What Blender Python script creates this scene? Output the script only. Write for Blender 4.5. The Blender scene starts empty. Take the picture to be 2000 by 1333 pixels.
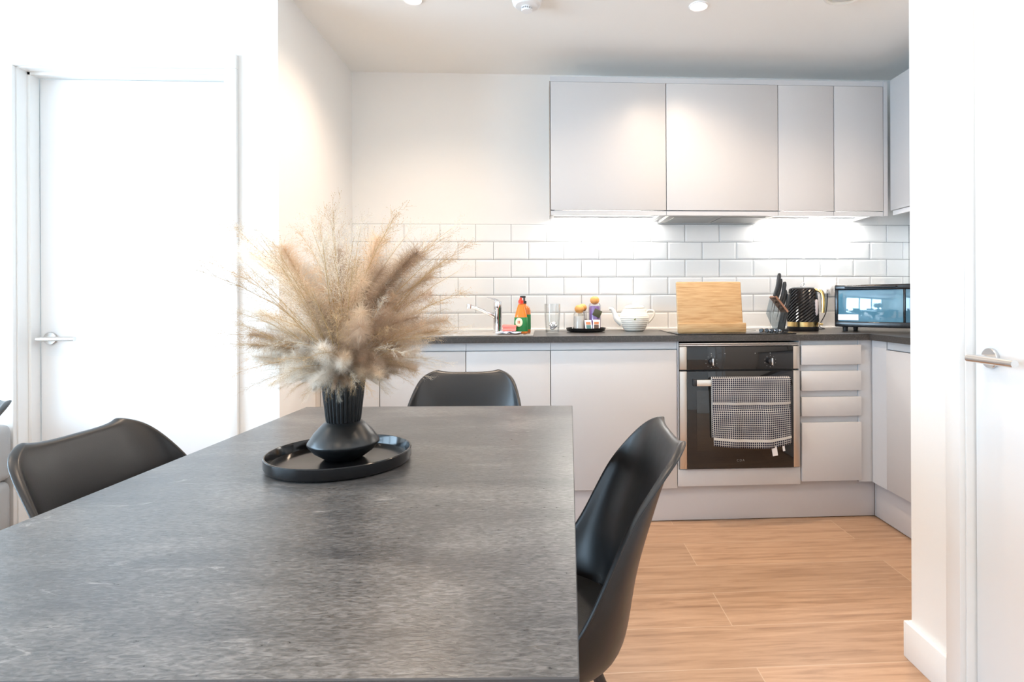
import bpy, bmesh, math, random
from mathutils import Vector, Matrix, Quaternion
PI = math.pi
R_ = math.radians
col = bpy.context.scene.collection
sc = bpy.context.scene

# ------------------------------------------------------------------ camera, light, exposure
EYE = Vector((0, 0, 1.09))
yaw, roll = R_(-3.02), .0045
Rv = Vector((math.cos(yaw), math.sin(yaw), 0)); Fv = Vector((-math.sin(yaw), math.cos(yaw), 0)); Uv = Vector((0, 0, 1))
R2 = (Rv - roll * Uv).normalized(); U2 = (Uv + roll * Rv).normalized()
cam = bpy.data.cameras.new('camera'); cam.sensor_width = 36; cam.lens = 1120 / 2000 * 36
cam.shift_x = (1000 - 1118) / 2000; cam.shift_y = -(666.5 - 588) / 2000
cam.clip_start = .02
co = bpy.data.objects.new('camera', cam); col.objects.link(co)
m = Matrix((R2, U2, -Fv)).transposed().to_4x4(); m.translation = EYE
co.matrix_world = m
sc.camera = co
sc.view_settings.view_transform = 'Standard'; sc.view_settings.look = 'None'
sc.view_settings.gamma = 1; sc.view_settings.use_curve_mapping = False
sc.view_settings.exposure = 0.95
sc.cycles.use_denoising = True
sc.cycles.max_bounces = 10; sc.cycles.diffuse_bounces = 8
sc.cycles.sample_clamp_indirect = 30
sc.cycles.caustics_reflective = False; sc.cycles.caustics_refractive = False

W = bpy.data.worlds.new('daylight'); sc.world = W; W.use_nodes = True
bg = W.node_tree.nodes['Background']; bg.inputs[0].default_value = (.58, .79, 1, 1); bg.inputs[1].default_value = 9.5

def lamp(name, kind, loc, energy, color, rot=(0, 0, 0), **kw):
    l = bpy.data.lights.new(name, kind); l.energy = energy; l.color = color
    for k, v in kw.items(): setattr(l, k, v)
    o = bpy.data.objects.new(name, l); o.location = loc; o.rotation_euler = rot; col.objects.link(o); return o
# tall window in the left wall, outside the frame: daylight comes in through it
WY0, WY1, WZ0, WZ1, WY, LX = -1.9, 1.75, .12, 2.22, -2.6, -4.0
p = lamp('window_portal', 'AREA', (LX - .16, (WY0 + WY1) / 2, (WZ0 + WZ1) / 2), 1, (1, 1, 1), (0, R_(-90), 0), shape='RECTANGLE', size=WZ1 - WZ0, size_y=WY1 - WY0)
p.data.cycles.is_portal = True
WARM = (1, .77, .57)
CEIL = 2.395
DOWNLIGHTS_AND_FILL = [(-.552, 2.505), (.698, 2.505), (-1.75, 1.1), (-.552, 1.1), (.698, 1.1), (-1.75, -.5), (-.552, -.5), (.698, -.5), (-3.1, 1.1), (-3.1, -.5), (1.5, 2.15)]  # first two in view; others unseen, last one added to brighten the right-hand cabinets
for x, y in DOWNLIGHTS_AND_FILL:
    lamp('downlight_and_fill_lamp', 'SPOT', (x, y, CEIL - .012), 34 if y > 2 else 18, WARM, spot_size=R_(140), spot_blend=1, shadow_soft_size=.03)

# ------------------------------------------------------------------ materials
def lin(c):
    return tuple((v / 255 / 12.92 if v / 255 <= .04045 else ((v / 255 + .055) / 1.055) ** 2.4) for v in c) + (1,)
MATS = {}
def mat(name, color, rough=.5, metal=0, spec=.5, noise=0, nscale=40, bump=0, bscale=200, coat=0, trans=0, ior=1.5, emit=None, estr=0, alpha=1):
    if name in MATS: return MATS[name]
    m = bpy.data.materials.new(name); m.use_nodes = True; nt = m.node_tree; b = nt.nodes['Principled BSDF']
    c = color if len(color) == 4 else tuple(color) + (1,)
    b.inputs['Base Color'].default_value = c
    b.inputs['Roughness'].default_value = rough; b.inputs['Metallic'].default_value = metal
    b.inputs['Specular IOR Level'].default_value = spec
    b.inputs['Coat Weight'].default_value = coat
    b.inputs['Transmission Weight'].default_value = trans; b.inputs['IOR'].default_value = ior
    b.inputs['Alpha'].default_value = alpha
    tc = nt.nodes.new('ShaderNodeTexCoord')
    n = nt.nodes.new('ShaderNodeTexNoise'); n.inputs['Scale'].default_value = nscale; n.inputs['Detail'].default_value = 4
    nt.links.new(tc.outputs['Object'], n.inputs['Vector'])
    mr = nt.nodes.new('ShaderNodeMapRange'); mr.inputs[3].default_value = max(.02, rough - .04); mr.inputs[4].default_value = rough + .04
    nt.links.new(n.outputs[0], mr.inputs[0])
    if rough > .06: nt.links.new(mr.outputs[0], b.inputs['Roughness'])
    if noise:
        mx = nt.nodes.new('ShaderNodeMix'); mx.data_type = 'RGBA'
        mx.inputs['A'].default_value = tuple(v * (1 - noise) for v in c[:3]) + (1,)
        mx.inputs['B'].default_value = tuple(min(1, v * (1 + noise)) for v in c[:3]) + (1,)
        nt.links.new(n.outputs[0], mx.inputs['Factor']); nt.links.new(mx.outputs['Result'], b.inputs['Base Color'])
    if bump:
        n2 = nt.nodes.new('ShaderNodeTexNoise'); n2.inputs['Scale'].default_value = bscale
        nt.links.new(tc.outputs['Object'], n2.inputs['Vector'])
        bp = nt.nodes.new('ShaderNodeBump'); bp.inputs['Strength'].default_value = bump; bp.inputs['Distance'].default_value = .001
        nt.links.new(n2.outputs[0], bp.inputs['Height']); nt.links.new(bp.outputs[0], b.inputs['Normal'])
    if emit:
        b.inputs['Emission Color'].default_value = tuple(emit) + (1,); b.inputs['Emission Strength'].default_value = estr
    MATS[name] = m
    return m

paint = mat('wall_paint', (.86, .85, .83), .6, bump=.15, bscale=300)
ceil_m = mat('ceiling_paint', (.92, .91, .88), .7)
white_gloss = mat('white_satin_paint', (.87, .87, .87), .3)
trimw = mat('trim_white', (.86, .855, .84), .38)
cab = mat('cabinet_matt_grey', (.56, .55, .55), .42)
cabin = mat('cabinet_rail_grey', (.53, .54, .56), .5)
plinth_m = mat('plinth_grey', (.56, .55, .56), .45)
steel = mat('brushed_steel', (.66, .62, .58), .34, 1, nscale=4)
chrome = mat('chrome', (.82, .82, .84), .07, 1)
satin = mat('satin_nickel', (.70, .68, .66), .24, 1)
blackglass = mat('black_glass', (.012, .012, .013), .04, coat=.3)
blackgloss = mat('black_enamel', (.012, .012, .014), .16)
blackplastic = mat('black_plastic_shell', (.008, .008, .009), .36, bump=.12, bscale=500, spec=.55)
blackcer = mat('black_ceramic', (.010, .011, .012), .3, spec=.5)
blacktray = mat('black_tray_glaze', (.008, .008, .009), .13, spec=.4)
blackmetal = mat('black_metal', (.02, .02, .022), .4)
cushion_m = mat('black_leatherette', (.018, .018, .018), .5, bump=.3, bscale=400)
whitecer = mat('cream_ceramic', (.86, .82, .74), .14, coat=.4)
gold = mat('gold_metal', (.83, .60, .26), .18, 1)
copper = mat('copper_metal', (.78, .42, .28), .2, 1)
def simple(name, c, r=.5, **k): return mat(name, lin(c), r, **k)
grass_cols = {}
def hairmat(name, c, t=.35):
    m = bpy.data.materials.new(name); m.use_nodes = True; nt = m.node_tree
    out = nt.nodes['Material Output']; nt.nodes.remove(nt.nodes['Principled BSDF'])
    d = nt.nodes.new('ShaderNodeBsdfDiffuse'); tr = nt.nodes.new('ShaderNodeBsdfTranslucent'); mx = nt.nodes.new('ShaderNodeMixShader')
    oi = nt.nodes.new('ShaderNodeObjectInfo'); hs = nt.nodes.new('ShaderNodeHueSaturation')
    mr = nt.nodes.new('ShaderNodeMapRange'); mr.inputs[3].default_value = .75; mr.inputs[4].default_value = 1.15
    nt.links.new(oi.outputs['Random'], mr.inputs[0]); nt.links.new(mr.outputs[0], hs.inputs['Value'])
    hs.inputs['Color'].default_value = tuple(c) + (1,)
    nt.links.new(hs.outputs[0], d.inputs[0]); nt.links.new(hs.outputs[0], tr.inputs[0])
    mx.inputs[0].default_value = t
    nt.links.new(d.outputs[0], mx.inputs[1]); nt.links.new(tr.outputs[0], mx.inputs[2]); nt.links.new(mx.outputs[0], out.inputs[0])
    return m

def glass_mat(name, tint=(1, 1, 1), refl=.08, rough=.0):
    m = bpy.data.materials.new(name); m.use_nodes = True; nt = m.node_tree
    out = nt.nodes['Material Output']; nt.nodes.remove(nt.nodes['Principled BSDF'])
    t = nt.nodes.new('ShaderNodeBsdfTransparent'); t.inputs[0].default_value = tuple(tint) + (1,)
    g = nt.nodes.new('ShaderNodeBsdfGlossy'); g.inputs['Roughness'].default_value = rough
    f = nt.nodes.new('ShaderNodeLayerWeight'); f.inputs[0].default_value = .2
    mr = nt.nodes.new('ShaderNodeMapRange'); mr.inputs[3].default_value = refl * .6; mr.inputs[4].default_value = .4
    mx = nt.nodes.new('ShaderNodeMixShader')
    nt.links.new(f.outputs['Fresnel'], mr.inputs[0]); nt.links.new(mr.outputs[0], mx.inputs[0])
    nt.links.new(t.outputs[0], mx.inputs[1]); nt.links.new(g.outputs[0], mx.inputs[2]); nt.links.new(mx.outputs[0], out.inputs[0])
    return m
clear = glass_mat('clear_glass', (.97, .98, .98))
acrylic = glass_mat('smoked_acrylic', (.72, .77, .80), .10)

def ntmat(name):
    m = bpy.data.materials.new(name); m.use_nodes = True
    return m, m.node_tree, m.node_tree.nodes['Principled BSDF']
def node(nt, t, **k):
    n = nt.nodes.new(t)
    for a, b in k.items(): setattr(n, a, b)
    return n
def ramp(nt, stops):
    r = node(nt, 'ShaderNodeValToRGB'); cr = r.color_ramp
    while len(cr.elements) < len(stops): cr.elements.new(.5)
    for e, (p_, c_) in zip(cr.elements, stops): e.position = p_; e.color = tuple(c_) + (1,) if len(c_) == 3 else c_
    return r
def mapping(nt, scale, loc=(0, 0, 0), coord='Object'):
    tc = node(nt, 'ShaderNodeTexCoord'); mp = node(nt, 'ShaderNodeMapping')
    mp.inputs['Scale'].default_value = scale; mp.inputs['Location'].default_value = loc
    nt.links.new(tc.outputs[coord], mp.inputs[0]); return mp
def mixc(nt, fac, a, b, blend='MIX'):
    mx = node(nt, 'ShaderNodeMix', data_type='RGBA', blend_type=blend)
    for s, v in (('Factor', fac), ('A', a), ('B', b)):
        if hasattr(v, 'links'): nt.links.new(v, mx.inputs[s])
        elif isinstance(v, (int, float)): mx.inputs[s].default_value = v
        else: mx.inputs[s].default_value = tuple(v) + (1,) if len(v) == 3 else v
    return mx.outputs['Result']

def floor_material():
    m, nt, b = ntmat('oak_laminate')
    mp = mapping(nt, (1, 1, 1), (.62, .075, 0))
    br = node(nt, 'ShaderNodeTexBrick'); br.offset = .37; br.offset_frequency = 2
    br.inputs['Scale'].default_value = 1; br.inputs['Brick Width'].default_value = 1.25; br.inputs['Row Height'].default_value = .218
    br.inputs['Mortar Size'].default_value = .0016; br.inputs['Mortar Smooth'].default_value = .1; br.inputs['Bias'].default_value = 0
    br.inputs['Color1'].default_value = (0, 0, 0, 1); br.inputs['Color2'].default_value = (1, 1, 1, 1); br.inputs['Mortar'].default_value = (.5, .5, .5, 1)
    nt.links.new(mp.outputs[0], br.inputs['Vector'])
    mp2 = mapping(nt, (1.6, 22, 1)); n = node(nt, 'ShaderNodeTexNoise'); n.inputs['Scale'].default_value = 2.2; n.inputs['Detail'].default_value = 8; n.inputs['Roughness'].default_value = .65; n.inputs['Distortion'].default_value = .6
    add = node(nt, 'ShaderNodeVectorMath', operation='ADD'); sc_ = node(nt, 'ShaderNodeVectorMath', operation='SCALE'); sc_.inputs['Scale'].default_value = 9
    nt.links.new(br.outputs['Color'], sc_.inputs[0]); nt.links.new(mp2.outputs[0], add.inputs[0]); nt.links.new(sc_.outputs[0], add.inputs[1]); nt.links.new(add.outputs[0], n.inputs['Vector'])
    r = ramp(nt, [(.25, (.24, .135, .078)), (.5, (.40, .25, .155)), (.75, (.50, .33, .215))]); nt.links.new(n.outputs[0], r.inputs[0])
    hv = node(nt, 'ShaderNodeHueSaturation'); mr = node(nt, 'ShaderNodeMapRange'); mr.inputs[3].default_value = .9; mr.inputs[4].default_value = 1.1
    nt.links.new(br.outputs['Color'], mr.inputs[0]); nt.links.new(mr.outputs[0], hv.inputs['Value']); nt.links.new(r.outputs[0], hv.inputs['Color'])
    c = mixc(nt, br.outputs['Fac'], hv.outputs[0], (.50, .36, .25))
    nt.links.new(c, b.inputs['Base Color']); b.inputs['Roughness'].default_value = .38
    bp = node(nt, 'ShaderNodeBump'); bp.inputs['Strength'].default_value = .15; bp.inputs['Distance'].default_value = .002
    nt.links.new(n.outputs[0], bp.inputs['Height']); nt.links.new(bp.outputs[0], b.inputs['Normal'])
    return m
def table_material():
    m, nt, b = ntmat('grey_stone_laminate')
    mp = mapping(nt, (1.0, 2.6, 1)); n = node(nt, 'ShaderNodeTexNoise'); n.inputs['Scale'].default_value = 2.6; n.inputs['Detail'].default_value = 9; n.inputs['Roughness'].default_value = .62; n.inputs['Distortion'].default_value = .5
    nt.links.new(mp.outputs[0], n.inputs['Vector'])
    r = ramp(nt, [(.32, (.054, .054, .056)), (.5, (.090, .088, .087)), (.66, (.145, .141, .138))]); nt.links.new(n.outputs[0], r.inputs[0])
    mp2 = mapping(nt, (34, 105, 1)); n2 = node(nt, 'ShaderNodeTexNoise'); n2.inputs['Scale'].default_value = 2.5; n2.inputs['Detail'].default_value = 6; n2.inputs['Distortion'].default_value = .8
    nt.links.new(mp2.outputs[0], n2.inputs['Vector'])
    r2 = ramp(nt, [(.34, (.52, .52, .52)), (.5, (.95, .95, .95)), (.66, (1.5, 1.5, 1.5))]); nt.links.new(n2.outputs[0], r2.inputs[0])
    c = mixc(nt, 1.0, r.outputs[0], r2.outputs[0], 'MULTIPLY')
    # scattered pale flecks
    mp3 = mapping(nt, (5, 16, 1), (3, 1, 0)); n3 = node(nt, 'ShaderNodeTexNoise'); n3.inputs['Scale'].default_value = 2; n3.inputs['Detail'].default_value = 10; n3.inputs['Roughness'].default_value = .75; n3.inputs['Distortion'].default_value = 1.5
    nt.links.new(mp3.outputs[0], n3.inputs['Vector'])
    r3 = ramp(nt, [(.60, (0, 0, 0)), (.72, (.75, .75, .75))]); nt.links.new(n3.outputs[0], r3.inputs[0])
    c = mixc(nt, r3.outputs[0], c, (.34, .33, .32))
    nt.links.new(c, b.inputs['Base Color'])
    mr = node(nt, 'ShaderNodeMapRange'); mr.inputs[3].default_value = .24; mr.inputs[4].default_value = .36; nt.links.new(n2.outputs[0], mr.inputs[0]); nt.links.new(mr.outputs[0], b.inputs['Roughness'])
    bp = node(nt, 'ShaderNodeBump'); bp.inputs['Strength'].default_value = .25; bp.inputs['Distance'].default_value = .0015
    nt.links.new(n2.outputs[0], bp.inputs['Height']); nt.links.new(bp.outputs[0], b.inputs['Normal'])
    b.inputs['Specular IOR Level'].default_value = .6
    return m
def worktop_material():
    m, nt, b = ntmat('dark_grey_worktop')
    mp = mapping(nt, (1, 1, 1)); n = node(nt, 'ShaderNodeTexNoise'); n.inputs['Scale'].default_value = 160; n.inputs['Detail'].default_value = 3; nt.links.new(mp.outputs[0], n.inputs['Vector'])
    r = ramp(nt, [(.35, (.038, .035, .033)), (.6, (.058, .053, .050)), (.75, (.10, .095, .09))]); nt.links.new(n.outputs[0], r.inputs[0])
    nt.links.new(r.outputs[0], b.inputs['Base Color']); b.inputs['Roughness'].default_value = .3
    return m
def bamboo_material():
    m, nt, b = ntmat('bamboo')
    mp = mapping(nt, (2.5, 1, 30)); n = node(nt, 'ShaderNodeTexNoise'); n.inputs['Scale'].default_value = 4; n.inputs['Detail'].default_value = 6; n.inputs['Distortion'].default_value = .4; nt.links.new(mp.outputs[0], n.inputs['Vector'])
    r = ramp(nt, [(.3, (.36, .205, .085)), (.5, (.47, .30, .145)), (.75, (.55, .375, .20))]); nt.links.new(n.outputs[0], r.inputs[0])
    nt.links.new(r.outputs[0], b.inputs['Base Color']); b.inputs['Roughness'].default_value = .45
    return m
def towel_material():
    m, nt, b = ntmat('navy_check_cotton')
    uv = node(nt, 'ShaderNodeUVMap'); sep = node(nt, 'ShaderNodeSeparateXYZ'); nt.links.new(uv.outputs[0], sep.inputs[0])
    def lines(out, freq, width):
        a = node(nt, 'ShaderNodeMath', operation='MULTIPLY'); a.inputs[1].default_value = freq; nt.links.new(out, a.inputs[0])
        f = node(nt, 'ShaderNodeMath', operation='FRACT'); nt.links.new(a.outputs[0], f.inputs[0])
        l = node(nt, 'ShaderNodeMath', operation='LESS_THAN'); l.inputs[1].default_value = width; nt.links.new(f.outputs[0], l.inputs[0]); return l.outputs[0]
    lx = lines(sep.outputs[0], 39, .20); ly = lines(sep.outputs[1], 34, .20)
    mx = node(nt, 'ShaderNodeMath', operation='MAXIMUM'); nt.links.new(lx, mx.inputs[0]); nt.links.new(ly, mx.inputs[1])
    last = mx.outputs[0]
    for c0, c1 in ((.375, .41), (.878, .915)):
        g = node(nt, 'ShaderNodeMath', operation='GREATER_THAN'); g.inputs[1].default_value = c0; nt.links.new(sep.outputs[1], g.inputs[0])
        l = node(nt, 'ShaderNodeMath', operation='LESS_THAN'); l.inputs[1].default_value = c1; nt.links.new(sep.outputs[1], l.inputs[0])
        q = node(nt, 'ShaderNodeMath', operation='MULTIPLY'); nt.links.new(g.outputs[0], q.inputs[0]); nt.links.new(l.outputs[0], q.inputs[1])
        w = node(nt, 'ShaderNodeMath', operation='MAXIMUM'); nt.links.new(last, w.inputs[0]); nt.links.new(q.outputs[0], w.inputs[1]); last = w.outputs[0]
    c = mixc(nt, last, (.008, .010, .028), (.52, .50, .47)); nt.links.new(c, b.inputs['Base Color']); b.inputs['Roughness'].default_value = .9
    return m
M_floor, M_table, M_work, M_bamboo, M_towel = floor_material(), table_material(), worktop_material(), bamboo_material(), towel_material()
table_edge = mat('table_edge_dark', (.05, .05, .053), .45)
tile_m = mat('white_glazed_tile', (.86, .855, .84), .09, spec=.6)
grout = mat('grey_grout', (.20, .20, .20), .8)

# ------------------------------------------------------------------ mesh helpers
def BM(): return bmesh.new()
def merge(bm, b2):
    me = bpy.data.meshes.new('tmp'); b2.to_mesh(me); bm.from_mesh(me); bpy.data.meshes.remove(me); b2.free()
def box(bm, x0, x1, y0, y1, z0, z1, bev=0, seg=2, rot=None, piv=(0, 0, 0)):
    b2 = BM(); bmesh.ops.create_cube(b2, size=1)
    for v in b2.verts: v.co = Vector((x0 + (v.co.x + .5) * (x1 - x0), y0 + (v.co.y + .5) * (y1 - y0), z0 + (v.co.z + .5) * (z1 - z0)))
    if bev: bmesh.ops.bevel(b2, geom=b2.edges[:], offset=bev, segments=seg, affect='EDGES', profile=.5)
    if rot is not None: bmesh.ops.rotate(b2, verts=b2.verts, cent=piv, matrix=rot)
    merge(bm, b2); return bm
def lathe(bm, prof, seg=40, c=(0, 0), flute=0, nfl=0, fl_range=(0, 0)):
    rings = []
    for i, (r, z) in enumerate(prof):
        ring = []
        if r < 1e-6: rings.append([bm.verts.new((c[0], c[1], z))]); continue
        for k in range(seg):
            a = 2 * PI * k / seg; rr = r
            if flute and fl_range[0] <= i <= fl_range[1]: rr = r * (1 + flute * abs(math.cos(nfl * a / 2)) - flute)
            ring.append(bm.verts.new((c[0] + rr * math.cos(a), c[1] + rr * math.sin(a), z)))
        rings.append(ring)
    for a, b in zip(rings, rings[1:]):
        if len(a) == 1 and len(b) == 1: continue
        for k in range(seg):
            k2 = (k + 1) % seg
            if len(a) == 1: bm.faces.new((a[0], b[k2], b[k]))
            elif len(b) == 1: bm.faces.new((a[k], a[k2], b[0]))
            else: bm.faces.new((a[k], a[k2], b[k2], b[k]))
    return bm
def tube(bm, pts, r, seg=10, caps=True, flat=1):
    pts = [Vector(p) for p in pts]; n = len(pts); rs = r if isinstance(r, (list, tuple)) else [r] * n
    rings = []; up = None
    for i, p in enumerate(pts):
        t = (pts[min(i + 1, n - 1)] - pts[max(i - 1, 0)]).normalized()
        if up is None: up = t.orthogonal().normalized()
        up = (up - t * up.dot(t)).normalized(); s = t.cross(up)
        rings.append([bm.verts.new(p + (up * math.cos(2 * PI * k / seg) + s * math.sin(2 * PI * k / seg) * flat) * rs[i]) for k in range(seg)])
    for a, b in zip(rings, rings[1:]):
        for k in range(seg): bm.faces.new((a[k], a[(k + 1) % seg], b[(k + 1) % seg], b[k]))
    if caps: bm.faces.new(rings[0][::-1]); bm.faces.new(rings[-1])
    return bm
def smooth_path(pts, n=24):
    pts = [Vector(p) for p in pts]; out = []
    P = [pts[0] * 2 - pts[1]] + pts + [pts[-1] * 2 - pts[-2]]
    for i in range(1, len(P) - 2):
        for k in range(n // (len(pts) - 1)):
            t = k / (n // (len(pts) - 1)); a, b, c, d = P[i - 1], P[i], P[i + 1], P[i + 2]
            out.append(.5 * ((2 * b) + (c - a) * t + (2 * a - 5 * b + 4 * c - d) * t * t + (3 * b - a - 3 * c + d) * t ** 3))
    out.append(pts[-1]); return out
def prism(bm, poly, z0, z1, axis='z'):
    def P(u, v, w): return {'z': (u, v, w), 'x': (w, u, v), 'y': (u, w, v)}[axis]
    lo = [bm.verts.new(P(u, v, z0)) for u, v in poly]; hi = [bm.verts.new(P(u, v, z1)) for u, v in poly]
    bm.faces.new(lo[::-1]); bm.faces.new(hi)
    for i in range(len(poly)): j = (i + 1) % len(poly); bm.faces.new((lo[i], lo[j], hi[j], hi[i]))
    return bm
def ball(bm, c, r, sx=1, sy=1, sz=1, u=20, v=14):
    b2 = BM(); bmesh.ops.create_uvsphere(b2, u_segments=u, v_segments=v, radius=r)
    for q in b2.verts: q.co = Vector((q.co.x * sx + c[0], q.co.y * sy + c[1], q.co.z * sz + c[2]))
    merge(bm, b2); return bm
def obj(name, bm, m, parent=None, smooth=True, ang=35, loc=None):
    bmesh.ops.recalc_face_normals(bm, faces=bm.faces[:])
    me = bpy.data.meshes.new(name); bm.to_mesh(me); bm.free()
    if smooth and len(me.polygons):
        me.polygons.foreach_set('use_smooth', [True] * len(me.polygons)); me.set_sharp_from_angle(angle=R_(ang))
    o = bpy.data.objects.new(name, me); col.objects.link(o)
    for mm in (m if isinstance(m, (list, tuple)) else [m]): me.materials.append(mm)
    if parent: o.parent = parent
    if loc: o.location = loc
    return o
def tag(o, label=None, cat=None, group=None, kind=None):
    if label: o['label'] = label
    if cat: o['category'] = cat
    if group: o['group'] = group
    if kind: o['kind'] = kind
    return o
def thing(name, label, cat, loc=(0, 0, 0), rz=0, group=None):
    o = bpy.data.objects.new(name, None); col.objects.link(o); o.empty_display_size = .05
    o.location = loc; o.rotation_euler = (0, 0, rz); return tag(o, label, cat, group)
def struct(name, bm, m, parent=None, label=None, **k):
    o = obj(name, bm, m, parent, **k)
    if not parent: o['kind'] = 'structure'
    if label: o['label'] = label
    return o
def copy_tree(o, parent=None):
    c = o.copy(); col.objects.link(c)
    if parent: c.parent = parent
    for ch in o.children: copy_tree(ch, c)
    return c

# ------------------------------------------------------------------ room shell
BW = 3.31      # tiled back wall
KX0, KX1 = -1.072, 2.19
PX, PY = 1.115, 1.683   # right-hand pier
DW = 2.4
b = box(BM(), LX - .1, KX1 + .1, WY - .2, BW + .1, -.06, 0); struct('floor', b, M_floor, smooth=False, label='light oak laminate floor boards running across the room')
b = box(BM(), LX - .1, KX1 + .1, WY - .2, BW + .1, CEIL, CEIL + .1); struct('ceiling', b, ceil_m, smooth=False)
wb = struct('wall_back', box(BM(), KX0 - .1, KX1 + .1, BW, BW + .1, 0, CEIL), paint, smooth=False, label='white kitchen back wall with tiled splashback')
wkr = struct('wall_kitchen_right', box(BM(), KX1, KX1 + .1, PY, BW, 0, CEIL), paint, smooth=False)
struct('wall_kitchen_left', box(BM(), KX0 - .1, KX0, DW + .13, BW, 0, CEIL), paint, smooth=False)
b = BM(); box(b, LX - .1, LX, WY, WY0, 0, CEIL); box(b, LX - .1, LX, WY1, DW, 0, CEIL); box(b, LX - .1, LX, WY0, WY1, 0, WZ0); box(b, LX - .1, LX, WY0, WY1, WZ1, CEIL)
struct('wall_left', b, paint, smooth=False)
# wall with the door on the left
OX0, OX1, OZ = -2.088, -1.282, 2.032
b = BM()
box(b, LX - .1, OX0 - .02, DW, DW + .13, 0, CEIL); box(b, OX1 + .02, KX0, DW, DW + .13, 0, CEIL); box(b, OX0 - .02, OX1 + .02, DW, DW + .13, OZ + .02, CEIL)
box(b, OX0 - .02, OX1 + .02, DW + .14, DW + .16, 0, OZ + .02)
struct('wall_front_of_hall', b, paint, smooth=False, label='white wall holding the left door')
# right wall with its door
RX = PX; ry0, ry1, rz1 = .63, 1.455, 2.03
b = BM()
box(b, RX, RX + .12, ry1 + .02, PY, 0, CEIL); box(b, RX, RX + .12, WY, ry0 - .02, 0, CEIL); box(b, RX, RX + .12, ry0 - .02, ry1 + .02, rz1 + .02, CEIL)
box(b, RX + .12, KX1 + .1, PY - .12, PY, 0, CEIL)
box(b, RX + .10, RX + .12, ry0 - .02, ry1 + .02, 0, rz1 + .02)
struct('wall_right', b, paint, smooth=False, label='white wall pier on the right with a door')
# rear wall (behind the camera)
struct('wall_rear', box(BM(), LX - .1, RX + .12, WY - .1, WY, 0, CEIL), paint, smooth=False)
fr = BM()
for y0, y1 in ((WY0, WY0 + .06), (-.72, -.64), (.50, .58), (WY1 - .06, WY1)): box(fr, LX - .08, LX - .02, y0, y1, WZ0, WZ1)
box(fr, LX - .08, LX - .02, WY0, WY1, WZ0, WZ0 + .06); box(fr, LX - .08, LX - .02, WY0, WY1, WZ1 - .06, WZ1)
wn = struct('window_1', fr, simple('window_frame_grey', (90, 92, 95), .4), smooth=False)
obj('pane', box(BM(), LX - .055, LX - .045, WY0 + .02, WY1 - .02, WZ0 + .02, WZ1 - .02), clear, wn, smooth=False)

# skirting boards
def skirt(name, x0, x1, y0, y1, h=.108): struct(name, box(BM(), x0, x1, y0, y1, 0, h, .003), trimw)
b = box(BM(), RX - .016, RX, 1.514, PY + .016, 0, .108, .002); box(b, RX, KX1 - .6, PY, PY + .016, 0, .108, .002)
struct('baseboard_right', b, trimw, label='white skirting board at the foot of the right wall pier')
skirt('baseboard_right_near', RX - .016, RX, WY, ry0 - .06)
skirt('baseboard_left', OX1 + .062, KX0, DW - .016, DW)
skirt('baseboard_left_far', LX, OX0 - .062, DW - .016, DW)
skirt('baseboard_kitchen_left', KX0, KX0 + .016, DW + .0, 2.70)

def handle(parent, c, d_out, d_along, L=.135):
    """lever on rose; c = centre on the leaf face, d_out = out of the leaf, d_along = lever direction"""
    c = Vector(c); n = Vector(d_out); a = Vector(d_along)
    q = n.to_track_quat('Z', 'Y').to_matrix()
    r = lathe(BM(), [(0, 0), (.026, 0), (.026, .007), (.0245, .009), (0, .009)], 32)
    for v in r.verts: v.co = c + q @ v.co
    o = obj('handle_rose', r, satin, parent)
    l = BM(); tube(l, [c + n * .006, c + n * .055], .009, 16)
    tube(l, [c + n * .055 - a * .0095, c + n * .055 + a * L], .0095, 18)
    obj('lever_handle', l, satin, parent); return o
# left door
d = struct('door_1', box(BM(), OX0 + .012, OX1 - .002, DW + .09, DW + .13, .006, OZ - .012, .002), white_gloss, label='closed white flush door in the left wall with a steel lever')
handle(d, (-2.035, DW + .09, .944), (0, -1, 0), (1, 0, 0))
hb = BM()
for z in (.22, 1.02, 1.80): tube(hb, [(OX1 - .0015, DW + .084, z), (OX1 - .0015, DW + .084, z + .1)], .005, 10)
obj('hinge', hb, satin, d)
b = BM()
box(b, OX0 - .018, OX0, DW - .0, DW + .13, 0, OZ); box(b, OX1, OX1 + .018, DW, DW + .13, 0, OZ); box(b, OX0 - .018, OX1 + .018, DW, DW + .13, OZ, OZ + .018)
box(b, OX0, OX0 + .012, DW + .045, DW + .088, 0, OZ, .001); box(b, OX1 - .012, OX1, DW + .045, DW + .078, 0, OZ, .001); box(b, OX0, OX1, DW + .045, DW + .088, OZ - .012, OZ, .001)
struct('trim_1', b, trimw, label='white door lining of the left door')
b = BM()
for x0, x1 in ((OX0 - .062, OX0 - .004), (OX1 + .004, OX1 + .052)):
    box(b, x0, x1, DW - .018, DW, 0, OZ + .004, .003)
box(b, OX0 - .062, OX1 + .052, DW - .018, DW, OZ + .004, OZ + .062, .003)
struct('trim_2', b, trimw, label='white architrave around the left door')
# right door
d = struct('door_2', box(BM(), RX + .022, RX + .062, ry0 + .002, ry1 - .006, .006, rz1 - .004, .002), white_gloss, label='closed white flush door in the right wall with a satin lever')
handle(d, (RX + .022, 1.395, .94), (-1, 0, 0), (0, -1, 0))
b = BM()
box(b, RX, RX + .1, ry1, ry1 + .018, 0, rz1); box(b, RX, RX + .1, ry0 - .018, ry0, 0, rz1); box(b, RX, RX + .1, ry0 - .018, ry1 + .018, rz1, rz1 + .018)
struct('trim_3', b, trimw, label='white door lining of the right door')
b = BM()
for y0, y1 in ((ry1 + .003, ry1 + .057), (ry0 - .057, ry0 - .003)): box(b, RX - .017, RX, y0, y1, 0, rz1 + .003, .003)
box(b, RX - .017, RX, ry0 - .057, ry1 + .057, rz1 + .003, rz1 + .057, .003)
struct('trim_4', b, trimw, label='white architrave around the right door')

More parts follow.
